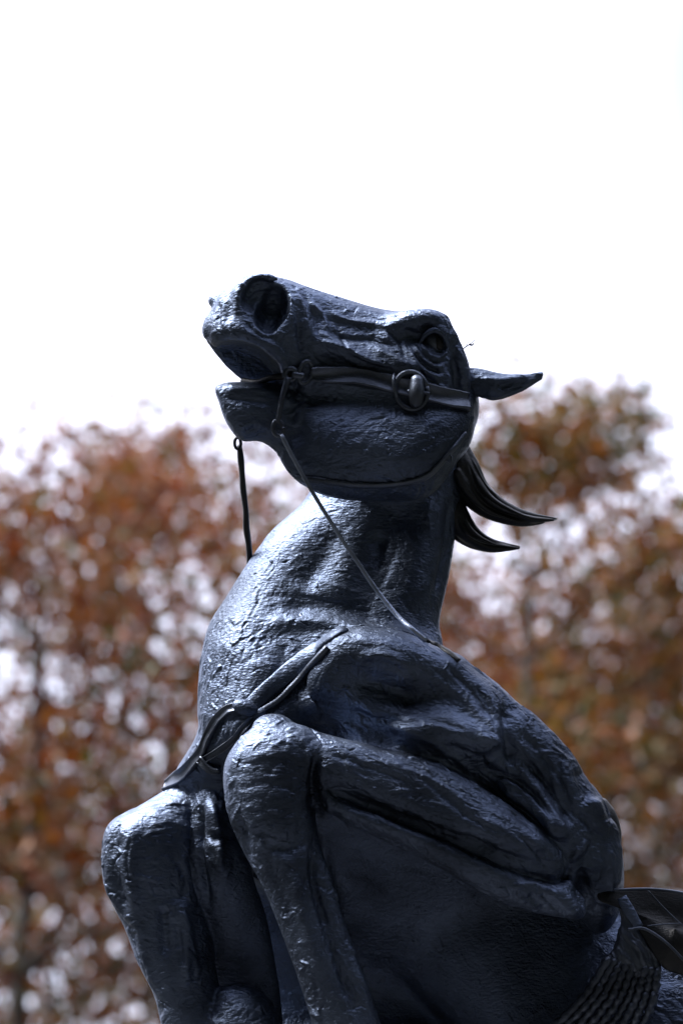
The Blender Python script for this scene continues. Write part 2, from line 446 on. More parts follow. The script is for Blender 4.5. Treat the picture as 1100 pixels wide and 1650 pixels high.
class Volume:
    def __init__(s, lo, hi, vox, band=12):
        s.lo = np.floor(np.array(lo) / vox).astype(int); s.hi = np.ceil(np.array(hi) / vox).astype(int)
        s.vox = vox; s.band = band
        s.G = np.full(tuple(s.hi - s.lo), band * vox, dtype=np.float32)
        s.tf = vdb.createLinearTransform(voxelSize=vox)
    def local(s, mesh):
        V, Q, T = mesh
        lo = np.maximum(np.floor(V.min(0) / s.vox).astype(int) - s.band - 1, s.lo)
        hi = np.minimum(np.ceil(V.max(0) / s.vox).astype(int) + s.band + 2, s.hi)
        if np.any(hi - lo <= 2): return None
        g = vdb.FloatGrid.createLevelSetFromPolygons(V.astype(np.float32), triangles=T.astype(np.uint32), quads=Q.astype(np.uint32), transform=s.tf, halfWidth=float(s.band))
        a = np.zeros(tuple(hi - lo), dtype=np.float32)
        g.copyToArray(a, ijk=tuple(int(x) for x in lo))
        sl = tuple(slice(l - o, h - o) for l, h, o in zip(lo, hi, s.lo))
        return a, sl
    def add(s, mesh, k=20.0):
        r = s.local(mesh)
        if r is None: return
        a, sl = r
        b = s.G[sl]
        k = min(k, s.band * s.vox * 0.98)
        h = np.maximum(k - np.abs(a - b), 0) / k
        s.G[sl] = np.minimum(a, b) - h * h * k * 0.25
    def cut(s, mesh, k=6.0):
        r = s.local(mesh)
        if r is None: return
        a, sl = r
        a = -a; b = s.G[sl]
        h = np.maximum(k - np.abs(a - b), 0) / k
        s.G[sl] = np.maximum(a, b) + h * h * k * 0.25
    def blur(s, n=1):
        for _ in range(n):
            for ax in range(3):
                a = s.G
                sl = [slice(None)] * 3; up = list(sl); dn = list(sl); md = list(sl)
                up[ax] = slice(2, None); dn[ax] = slice(None, -2); md[ax] = slice(1, -1)
                b = a.copy(); b[tuple(md)] = 0.25 * (a[tuple(up)] + a[tuple(dn)]) + 0.5 * a[tuple(md)]
                s.G = b
    def mesh(s, closed=True):
        G = s.G
        if closed:
            for ax in range(3):
                for e in (0, -1):
                    sl = [slice(None)] * 3; sl[ax] = e
                    G[tuple(sl)] = np.maximum(G[tuple(sl)], s.vox)
        g = vdb.FloatGrid(); g.background = float(s.band * s.vox)
        g = vdb.FloatGrid(float(s.band * s.vox))
        g.transform = s.tf
        g.copyFromArray(G, ijk=tuple(int(x) for x in s.lo), tolerance=0.0)
        V, T, Q = g.convertToPolygons(isovalue=0.0, adaptivity=0.0)
        V = np.array(V, dtype=np.float64); T = np.array(T, dtype=np.int64).reshape(-1, 3); Q = np.array(Q, dtype=np.int64).reshape(-1, 4)
        T2 = np.vstack([Q[:, [0, 1, 2]], Q[:, [0, 2, 3]], T])
        return V, T2

def vnormals(V, T):
    a, b, c = V[T[:, 0]], V[T[:, 1]], V[T[:, 2]]
    fn = np.cross(b - a, c - a)
    N = np.zeros_like(V)
    for i in range(3):
        for ax in range(3):
            N[:, ax] += np.bincount(T[:, i], weights=fn[:, ax], minlength=len(V))
    return N / (np.linalg.norm(N, axis=1)[:, None] + 1e-12)

def refine(V, T, mark):
    """split marked triangles in four, conforming at the border"""
    e = np.sort(np.stack([T[:, [0, 1]], T[:, [1, 2]], T[:, [2, 0]]], 1).reshape(-1, 2), axis=1)
    key = e[:, 0] * (len(V) + 1) + e[:, 1]
    uk, first, inv = np.unique(key, return_index=True, return_inverse=True)
    me = np.zeros(len(uk), bool)
    np.logical_or.at(me, inv.reshape(-1, 3)[mark].ravel(), True)
    mid = np.full(len(uk), -1, dtype=np.int64)
    idx = np.nonzero(me)[0]
    mid[idx] = len(V) + np.arange(len(idx))
    ue = e[first][idx]
    V2 = np.vstack([V, (V[ue[:, 0]] + V[ue[:, 1]]) / 2])
    M = mid[inv.reshape(-1, 3)]
    cnt = (M >= 0).sum(1)
    out = [T[cnt == 0]]
    t, m = T[cnt == 3], M[cnt == 3]
    out += [np.stack([t[:, 0], m[:, 0], m[:, 2]], 1), np.stack([m[:, 0], t[:, 1], m[:, 1]], 1),
            np.stack([m[:, 2], m[:, 1], t[:, 2]], 1), np.stack([m[:, 0], m[:, 1], m[:, 2]], 1)]
    for r in range(3):
        sel = (cnt == 1) & (M[:, r] >= 0)
        t, m = T[sel], M[sel][:, r]
        a, b, c = t[:, r], t[:, (r + 1) % 3], t[:, (r + 2) % 3]
        out += [np.stack([a, m, c], 1), np.stack([m, b, c], 1)]
        sel = (cnt == 2) & (M[:, r] < 0)          # edges r+1 and r+2 are split
        t, mm = T[sel], M[sel]
        a, b, c = t[:, r], t[:, (r + 1) % 3], t[:, (r + 2) % 3]
        m1, m2 = mm[:, (r + 1) % 3], mm[:, (r + 2) % 3]
        out += [np.stack([a, b, m1], 1), np.stack([a, m1, m2], 1), np.stack([m2, m1, c], 1)]
    return V2, np.vstack(out)

def seg_dist(x, y, pts):
    """distance to a polyline in the picture and the position along it (0..1)"""
    best = np.full(len(x), 1e9); par = np.zeros(len(x)); side = np.zeros(len(x))
    L = np.hypot(np.diff(pts[:, 0]), np.diff(pts[:, 1])); cum = np.concatenate([[0], np.cumsum(L)])
    for i in range(len(pts) - 1):
        a, b = pts[i], pts[i + 1]
        d = b - a; q = ((x - a[0]) * d[0] + (y - a[1]) * d[1]) / max(d @ d, 1e-9)
        q = np.clip(q, 0, 1)
        ex, ey = x - a[0] - q * d[0], y - a[1] - q * d[1]
        ds = np.hypot(ex, ey)
        s = ds < best
        best[s] = ds[s]; par[s] = ((cum[i] + q * L[i]) / max(cum[-1], 1e-9))[s]
        side[s] = np.sign(d[0] * ey - d[1] * ex)[s]
    return best, par, side

class Sculpt:
    def __init__(s, V, T): s.V, s.T = V, T; s.update()
    def update(s):
        s.N = vnormals(s.V, s.T)
        s.x, s.y = to_px(s.V)
        view = np.stack([-s.V[:, 0], -s.V[:, 1], DP - s.V[:, 2]], 1); view /= np.linalg.norm(view, axis=1)[:, None]
        s.face = np.clip(((s.N * view).sum(1) + 0.05) / 0.35, 0, 1)
        s.D = np.zeros(len(s.V))
    def stroke(s, pts, r, amt, wr=None, taper=True, prof='g'):
        pts = catmull(np.array(pts, float), 5) if len(pts) > 2 else np.array(pts, float)
        R = 2.6 * r
        sel = np.nonzero((s.face > 0) & (s.x > pts[:, 0].min() - R) & (s.x < pts[:, 0].max() + R) & (s.y > pts[:, 1].min() - R) & (s.y < pts[:, 1].max() + R))[0]
        if wr is not None: sel = sel[(s.V[sel, 2] > wr[0]) & (s.V[sel, 2] < wr[1])]
        if not len(sel): return
        d, q, side = seg_dist(s.x[sel], s.y[sel], pts)
        f = np.exp(-(d / r) ** 2)
        if prof == 'step':            # a sharp edge on the left hand of travel falling off softly on the other side
            f = np.where(side > 0, np.exp(-(d / r) ** 2), np.exp(-(d / (0.28 * r)) ** 2))
        if taper and np.hypot(*np.diff(pts, axis=0).T).sum() > 5 * r: f *= np.clip(np.minimum(q, 1 - q) * 5 + 0.15, 0, 1)
        s.D[sel] += amt * f * s.face[sel]
    def apply(s):
        s.V = s.V + s.N * s.D[:, None]; s.update()
    def relax(s, n=1):
        e = np.vstack([s.T[:, [0, 1]], s.T[:, [1, 2]], s.T[:, [2, 0]]])
        for _ in range(n):
            A = np.zeros_like(s.V); c = np.bincount(e.ravel(), minlength=len(s.V)).astype(float)
            for ax in range(3):
                A[:, ax] = np.bincount(e[:, 0], weights=s.V[e[:, 1], ax], minlength=len(s.V)) + np.bincount(e[:, 1], weights=s.V[e[:, 0], ax], minlength=len(s.V))
            s.V = 0.5 * s.V + 0.5 * A / np.maximum(c, 1)[:, None]
        s.update()
    def dabs(s, n, L, W, amt, box=None, flow=None, spread=0.5, ok=None):
        x, y = s.x, s.y
        m = s.face > 0.05
        if ok: m &= ~((s.V[:, 2] < 25) & (y > 1270) & (x > 335) & (rng.random(len(x)) < .6))
        if box: m &= (x > box[0]) & (x < box[2]) & (y > box[1]) & (y < box[3])
        vis = np.nonzero(m)[0]
        if not len(vis): return
        cs = 36.0
        cx = np.floor(x[vis] / cs).astype(int); cy = np.floor(y[vis] / cs).astype(int)
        key = cx * 1000 + cy; order = np.argsort(key, kind='stable'); ks = key[order]; vs = vis[order]
        # even spread over the picture area
        seeds = vis[rng.integers(0, len(vis), n)]
        for sd in seeds:
            c = s.V[sd]; nn = s.N[sd]
            a = flow(s.x[sd], s.y[sd]) + rng.normal(0, spread)
            t = np.array([math.cos(a), math.sin(a), 0.0]); t -= nn * (t @ nn)
            if np.linalg.norm(t) < 0.1: continue
            t /= np.linalg.norm(t); b = np.cross(nn, t)
            l = L * math.exp(rng.normal(0, 0.35)); w = W * math.exp(rng.normal(0, 0.35))
            am = amt * rng.normal(0.15, 1.0)
            kx, ky = int(s.x[sd] // cs), int(s.y[sd] // cs)
            for gx in (kx - 1, kx, kx + 1):
                k0 = np.searchsorted(ks, gx * 1000 + ky - 1); k1 = np.searchsorted(ks, gx * 1000 + ky + 1, side='right')
                if k1 <= k0: continue
                q = vs[k0:k1]; d = s.V[q] - c
                al, ac, dn = d @ t, d @ b, d @ nn
                u = ac / w + 0.25 * (al / l) ** 2
                g = np.exp(-(al / l) ** 4) * np.exp(-np.abs(dn) / (w * 2.5)) * (np.exp(-u * u) * 0.6 + 1.1 * u * np.exp(-u * u * 1.3))
                s.D[q] += am * g * s.face[q]

def smoothstep(a, b, x):
    t = np.clip((x - a) / (b - a), 0, 1); return t * t * (3 - 2 * t)

# ------------------------------------------------------------------ the horse: masses
def masses():
    """list of (op, mesh, blend)"""
    A = []
    add = lambda m, k=20: A.append(('+', m, k))
    cut = lambda m, k=6: A.append(('-', m, k))
    # barrel, from behind the elbow away to the lower right
    add(loft([(640, 1560, 900, 1260, -190, 90, 90), (760, 1700, 1012, 1462, -150, 120, 130), (880, 1840, 1130, 1530, -100, 160, 190),
              (1000, 1960, 1250, 1660, -80, 180, 200), (1080, 2080, 1360, 1860, -60, 190, 200), (1120, 2200, 1440, 2060, -30, 190, 200)], dome=(0.5, 0.6)))
    # chest and shoulders
    add(loft([(470, 1020, 640, 1015, -130, 80, 110), (350, 1110, 752, 1080, -80, 120, 150), (345, 1200, 880, 1182, -40, 130, 170),
              (385, 1310, 965, 1290, -60, 110, 170), (470, 1440, 990, 1385, -120, 70, 140), (600, 1540, 985, 1470, -180, 50, 90)], dome=(0.4, 0.4)), 30)
    # underside of the chest, between and behind the forelegs
    add(loft([(400, 1280, 760, 1300, -130, 100, 90), (345, 1400, 860, 1400, -180, 80, 80), (335, 1520, 900, 1500, -225, 60, 70), (350, 1640, 960, 1620, -235, 60, 90), (470, 1780, 1040, 1740, -130, 110, 150), (620, 1900, 1120, 1860, -110, 120, 150)], dome=(.4, .4)), 30)
    # breast, left
    add(loft([(345, 1010, 520, 990, -70, 105, 100), (324, 1100, 540, 1080, -35, 120, 120), (318, 1180, 540, 1170, -10, 118, 140),
              (276, 1268, 520, 1250, -60, 100, 120), (330, 1340, 520, 1340, -80, 80, 110), (420, 1430, 560, 1430, -110, 70, 90)], dome=(0.3, 0.5)), 30)
    # neck
    add(loft([(328, 1150, 700, 1120, 5, 90, 150), (330, 1060, 712, 1040, -24, 108, 120), (343, 1005, 708, 1000, -46, 108, 105),
              (384, 932, 722, 935, -70, 102, 95), (438, 858, 734, 862, -92, 94, 90), (492, 803, 743, 795, -104, 86, 80), (520, 740, 750, 725, -112, 78, 70),
              (560, 660, 755, 650, -90, 60, 60)], p=2.2, dome=(0.3, 0.3)), 28)
    # head: muzzle to poll
    add(loft([(341, 500, 336, 548, 78, 26, 30), (362, 466, 352, 572, 78, 46, 44), (400, 444, 395, 596, 72, 60, 56), (452, 447, 444, 612, 62, 62, 58),
              (505, 465, 488, 640, 48, 58, 56), (560, 482, 535, 672, 36, 62, 60), (612, 497, 600, 700, 28, 72, 66), (655, 502, 650, 725, 20, 80, 74),
              (700, 504, 695, 735, 10, 84, 80), (735, 545, 735, 725, -4, 74, 76), (754, 600, 756, 680, -20, 50, 60)], p=2.3, dome=(0.5, 0.5)), 16)
    # cheek and jaw, rounder and nearer
    add(loft([(448, 640, 440, 716, 50, 44, 40), (500, 640, 470, 765, 48, 56, 50), (560, 640, 520, 798, 46, 66, 60), (620, 640, 600, 808, 40, 76, 70),
              (690, 640, 690, 800, 28, 80, 74), (742, 640, 742, 735, 6, 66, 70)], p=2.4, dome=(0.5, 0.6)), 24)
    # lower jaw, chin and lip
    add(loft([(352, 620, 350, 640, 82, 22, 22), (372, 612, 364, 680, 80, 34, 32), (402, 612, 388, 710, 74, 42, 38), (440, 618, 420, 712, 64, 44, 42),
              (490, 630, 462, 735, 54, 44, 42)], p=2.3, dome=(0.6, 0.4)), 12)
    # brow and eye socket ridge
    add(ellipsoid(672, 521, 66, (50, 22, 28), 4), 18)
    add(ellipsoid(708, 532, 62, (26, 18, 26), -40), 16)
    add(ellipsoid(730, 580, 44, (46, 20, 32), -66), 18)
    # far nostril and near nostril rim
    add(ellipsoid(350, 482, 62, (16, 12, 18), 30), 10)
    add(tube([P(388, 520, 118), P(384, 478, 122), P(408, 452, 118), P(440, 452, 114), P(464, 482, 112), P(467, 515, 112), P(448, 536, 120), P(420, 532, 128)], [11, 11, 10, 9, 9, 9, 9, 10]), 12)
    # upper lip roll, corner of the mouth
    add(tube([P(344, 532, 88), P(366, 528, 118), P(400, 536, 128), P(434, 556, 122), P(456, 585, 108), P(462, 610, 100)], [15, 16, 14, 10, 7, 6]), 12)
    cut(ellipsoid(438, 494, 124, (43, 27, 46), 76), 8)
    cut(ellipsoid(412, 474, 126, (30, 18, 26), 60), 10)
    cut(ellipsoid(432, 478, 122, (24, 18, 24), 30), 8)
    # open mouth
    cut(loft([(326, 560, 346, 615, 110, 62, 100), (372, 548, 384, 616, 110, 60, 96), (412, 556, 420, 617, 106, 60, 84), (446, 582, 452, 612, 98, 60, 50)], dome=(0.6, 0.3)), 6)
    # far lip and palate, seen through the open mouth
    add(loft([(338, 530, 334, 552, 30, 16, 18), (356, 530, 350, 574, 22, 16, 18), (384, 530, 374, 600, 12, 14, 18), (420, 530, 404, 622, 6, 12, 20), (460, 560, 446, 630, 0, 20, 20)], dome=(.5, .4)), 8)
    # near shoulder: point of shoulder, upper arm, triceps
    add(ellipsoid(610, 1096, 84, (98, 74, 74), -8), 22)
    add(ellipsoid(660, 1178, 92, (120, 74, 64), -14), 28)
    add(ellipsoid(755, 1172, 58, (150, 82, 82), -40), 34)
    add(ellipsoid(880, 1300, 34, (150, 76, 90), -62), 36)
    add(ellipsoid(640, 1170, 62, (110, 50, 44), -10), 30)
    add(ellipsoid(952, 1380, 0, (105, 42, 66), -82), 30)
    add(ellipsoid(960, 1410, -30, (95, 40, 60), -86), 24)
    # near forearm: upper muscle and lower muscle with the elbow
    add(loft([(470, 1168, 470, 1262, 168, 48, 50), (545, 1188, 540, 1280, 168, 46, 50), (620, 1206, 606, 1304, 158, 52, 50), (700, 1232, 684, 1344, 146, 58, 56),
              (780, 1272, 756, 1378, 130, 62, 62), (850, 1318, 822, 1408, 112, 58, 64), (905, 1366, 880, 1424, 92, 44, 60)], dome=(0.3, 0.6)), 10)
    add(loft([(508, 1246, 520, 1304, 160, 40, 44), (570, 1286, 570, 1332, 160, 40, 50), (640, 1314, 634, 1362, 154, 42, 50), (720, 1348, 710, 1400, 144, 44, 54),
              (800, 1386, 788, 1446, 128, 46, 60), (870, 1414, 858, 1470, 110, 44, 60), (912, 1424, 925, 1482, 98, 28, 44)], dome=(0.3, 0.9)), 7)
    # near knee and cannon
    add(loft([(408, 1172, 470, 1166, 150, 40, 40), (378, 1200, 506, 1188, 152, 66, 56), (360, 1240, 513, 1238, 156, 74, 60), (367, 1310, 508, 1304, 166, 68, 60),
              (392, 1372, 516, 1360, 172, 58, 54), (425, 1432, 532, 1430, 178, 52, 48), (460, 1520, 558, 1510, 186, 48, 44), (488, 1600, 592, 1592, 194, 46, 42),
              (512, 1680, 622, 1672, 200, 46, 42), (535, 1760, 655, 1745, 200, 52, 48), (520, 1830, 640, 1840, 190, 52, 48), (490, 1880, 590, 1910, 170, 44, 42)], p=2.3, dome=(0.6, 0.6)), 14)
    # near fetlock, pastern and hoof folded back
    add(loft([(490, 1870, 560, 1910, 165, 40, 40), (450, 1900, 510, 1960, 140, 44, 44), (400, 1920, 470, 2010, 120, 52, 52), (370, 1950, 440, 2040, 110, 50, 50)], p=2.6, dome=(0.4, 0.1)), 14)
    # far knee and cannon
    add(loft([(262, 1276, 320, 1262, -60, 50, 50), (222, 1300, 325, 1290, -40, 66, 56), (176, 1326, 320, 1330, -24, 72, 56), (164, 1372, 318, 1380, -18, 70, 56), (170, 1430, 322, 1440, -16, 66, 54),
              (200, 1492, 338, 1500, -14, 60, 52), (222, 1550, 350, 1570, -10, 56, 50), (248, 1602, 362, 1640, -6, 52, 46), (262, 1660, 372, 1700, 0, 50, 44),
              (280, 1740, 390, 1760, 6, 52, 46), (300, 1810, 410, 1800, 10, 50, 46), (360, 1850, 440, 1810, 10, 50, 46)], p=2.3, dome=(0.5, 0.6)), 14)
    # far forearm, folded behind the knees
    add(loft([(308, 1258, 366, 1238, -26, 46, 70), (310, 1300, 374, 1290, -4, 50, 70), (304, 1340, 384, 1336, -2, 48, 70), (304, 1370, 398, 1366, 4, 50, 70), (306, 1430, 410, 1420, -10, 46, 60), (326, 1500, 430, 1480, -40, 40, 50), (330, 1600, 450, 1590, -90, 30, 40), (340, 1700, 460, 1690, -110, 30, 40)], dome=(0.4, 0.6)), 8)
    # far pastern and hoof coming up at the lower edge
    add(loft([(330, 1640, 450, 1650, 20, 50, 40), (345, 1606, 428, 1612, 14, 36, 40)], dome=(0.8, 0.6)), 10)
    add(tube([P(395, 1640, 10), P(400, 1740, 0), P(420, 1820, -5)], [52, 50, 46]), 12)
    return A

def W2C(x, y, z): return to_cam(np.array([[x, y, z]]))[0]
def hind():
    """the part below the picture: haunches, hind legs, down to the plinth"""
    A = []
    add = lambda m, k=40: A.append(('+', m, k))
    add(tube([W2C(1.00, 8.0, 2.55), W2C(1.3, 8.05, 2.2), W2C(1.5, 8.1, 1.95)], [230, 240, 190]))
    for s, y in ((1, 7.82), (-1, 8.32)):
        dx = 0.0 if s > 0 else 0.12
        add(tube([W2C(1.45 + dx, y, 2.15), W2C(1.22 + dx, y - .03, 1.72), W2C(1.05 + dx, y - .02, 1.62)], [185, 120, 80]))
        add(tube([W2C(1.08 + dx, y, 1.64), W2C(1.30 + dx, y, 1.45), W2C(1.50 + dx, y, 1.34)], [92, 62, 42]), 20)
        add(tube([W2C(1.50 + dx, y, 1.34), W2C(1.42 + dx, y, 1.18), W2C(1.30 + dx, y, TOP + .12)], [42, 32, 36]), 14)
        add(tube([W2C(1.30 + dx, y, TOP + .12), W2C(1.22 + dx, y, TOP + .05)], [36, 52]), 14)
    add(tube([W2C(1.72, 8.1, 2.15), W2C(1.95, 8.12, 1.8), W2C(1.92, 8.1, 1.3), W2C(1.95, 8.1, TOP + .01)], [60, 80, 66, 30]))
    return A

def build_volume(lo, hi, vox, band, parts, blur):
    vol = Volume(lo, hi, vox, band)
    for op, m, k in parts:
        (vol.add if op == '+' else vol.cut)(m, k)
    vol.blur(blur)
    return vol.mesh()

ms = masses()
V, T = build_volume((-400, -880, -260), (620, 400, 260), 3.35, 11, ms, 1)
sc_ = Sculpt(V, T)
mark = (sc_.face[T].max(1) > 0) & (sc_.y[T].min(1) < 1670) & (sc_.x[T].min(1) < 1115)
V, T = refine(V, T, mark)
sc_ = Sculpt(V, T)
sc_.relax(2)
#STROKES
st = sc_.stroke
# ---- large forms first
for pts, r, a in [
    # shoulder: ball, its hollows and muscles
    ([(590, 1045), (650, 1056), (700, 1082)], 32, 24), ([(550, 1050), (525, 1085), (508, 1130)], 24, 22),
    ([(596, 1100), (625, 1110), (660, 1124)], 30, -24), ([(570, 1165), (620, 1185)], 28, -14), ([(660, 1170), (730, 1178), (785, 1196)], 26, 24),
    ([(735, 1085), (775, 1125), (795, 1165)], 24, 14), ([(812, 1135), (812, 1190), (826, 1235)], 13, -16),
    ([(850, 1165), (905, 1225), (940, 1275)], 30, 10), ([(800, 1255), (860, 1300), (918, 1352)], 15, 15), ([(770, 1235), (830, 1262), (890, 1318)], 9, -9),
    ([(850, 1225), (890, 1270), (925, 1330)], 14, -14), ([(925, 1240), (945, 1300)], 12, -8), ([(952, 1300), (966, 1330)], 14, 12),
    ([(978, 1320), (988, 1380), (984, 1440)], 12, 12), ([(945, 1350), (930, 1400), (905, 1440)], 12, 10), ([(955, 1345), (935, 1410), (950, 1470)], 12, -14),
    # neck: jugular hollow, muscle column, folds at the base
    ([(660, 800), (625, 860), (600, 930), (606, 985)], 36, -12), ([(695, 790), (682, 870), (672, 940), (684, 985)], 24, 7),
    ([(726, 800), (722, 870), (704, 960)], 9, -9), ([(500, 830), (440, 910), (390, 1010), (360, 1100)], 40, 10),
    ([(455, 975), (540, 978), (620, 1000)], 18, -10), ([(420, 1010), (500, 1000), (580, 1012)], 12, 7), ([(612, 872), (618, 905)], 15, -5),
    ([(540, 850), (520, 900), (480, 950)], 22, -8), ([(420, 1080), (400, 1120)], 30, 8),
    # head planes
    ([(500, 540), (560, 566), (620, 588), (680, 600)], 14, 9), ([(500, 575), (560, 592), (620, 606)], 12, -8), ([(500, 500), (560, 520), (620, 540)], 22, -7),
    ([(560, 720), (640, 730), (710, 700)], 40, 10), ([(648, 545), (668, 548), (690, 535)], 13, -8), ([(700, 548), (712, 560)], 18, -4),
    ([(738, 600), (738, 650)], 14, -6), ([(470, 660), (475, 700)], 16, -10), ([(455, 745), (480, 780)], 12, 5),
    # knees and cannons
    ([(395, 1190), (430, 1180), (480, 1188)], 24, 4), ([(400, 1345), (450, 1362), (505, 1350)], 16, -6),
    ([(512, 1215), (503, 1260), (512, 1320)], 8, -12), ([(520, 1340), (530, 1430), (560, 1530), (600, 1640)], 9, 9), ([(505, 1350), (512, 1440), (540, 1540), (575, 1640)], 8, -8),
    ([(470, 1400), (490, 1480), (520, 1580)], 14, 6), ([(190, 1335), (185, 1400), (205, 1480)], 10, -8), ([(215, 1325), (208, 1400), (222, 1480)], 12, 8),
    ([(326, 1290), (324, 1380), (338, 1460)], 6, -10), ([(350, 1352), (372, 1350)], 8, -8), ([(352, 1300), (346, 1330)], 12, 8), ([(356, 1372), (362, 1410)], 12, 6), ([(300, 1300), (300, 1400), (310, 1480)], 14, 6), ([(290, 1450), (300, 1520), (300, 1590)], 9, 9), ([(262, 1460), (268, 1540)], 10, -8),
    ([(335, 1290), (355, 1350), (350, 1410)], 12, 8), ([(345, 1330), (340, 1370)], 8, 6), ([(385, 1320), (400, 1390)], 8, -8),
    # forearm
    ([(510, 1188), (600, 1208), (700, 1240), (800, 1290)], 12, 6), ([(560, 1240), (640, 1262), (720, 1300)], 16, -6), ([(760, 1320), (830, 1350), (880, 1370)], 14, 8), ([(740, 1350), (800, 1375)], 10, -6),
    ([(530, 1262), (600, 1300), (700, 1338), (800, 1376), (880, 1398)], 8, -9), ([(540, 1300), (620, 1330), (700, 1362), (800, 1408), (870, 1436)], 10, 9), ([(880, 1430), (905, 1445), (932, 1474)], 12, 10), ([(850, 1440), (880, 1468)], 8, -5)]:
    st(pts, r, a)
sc_.apply()
sc_.relax(1)
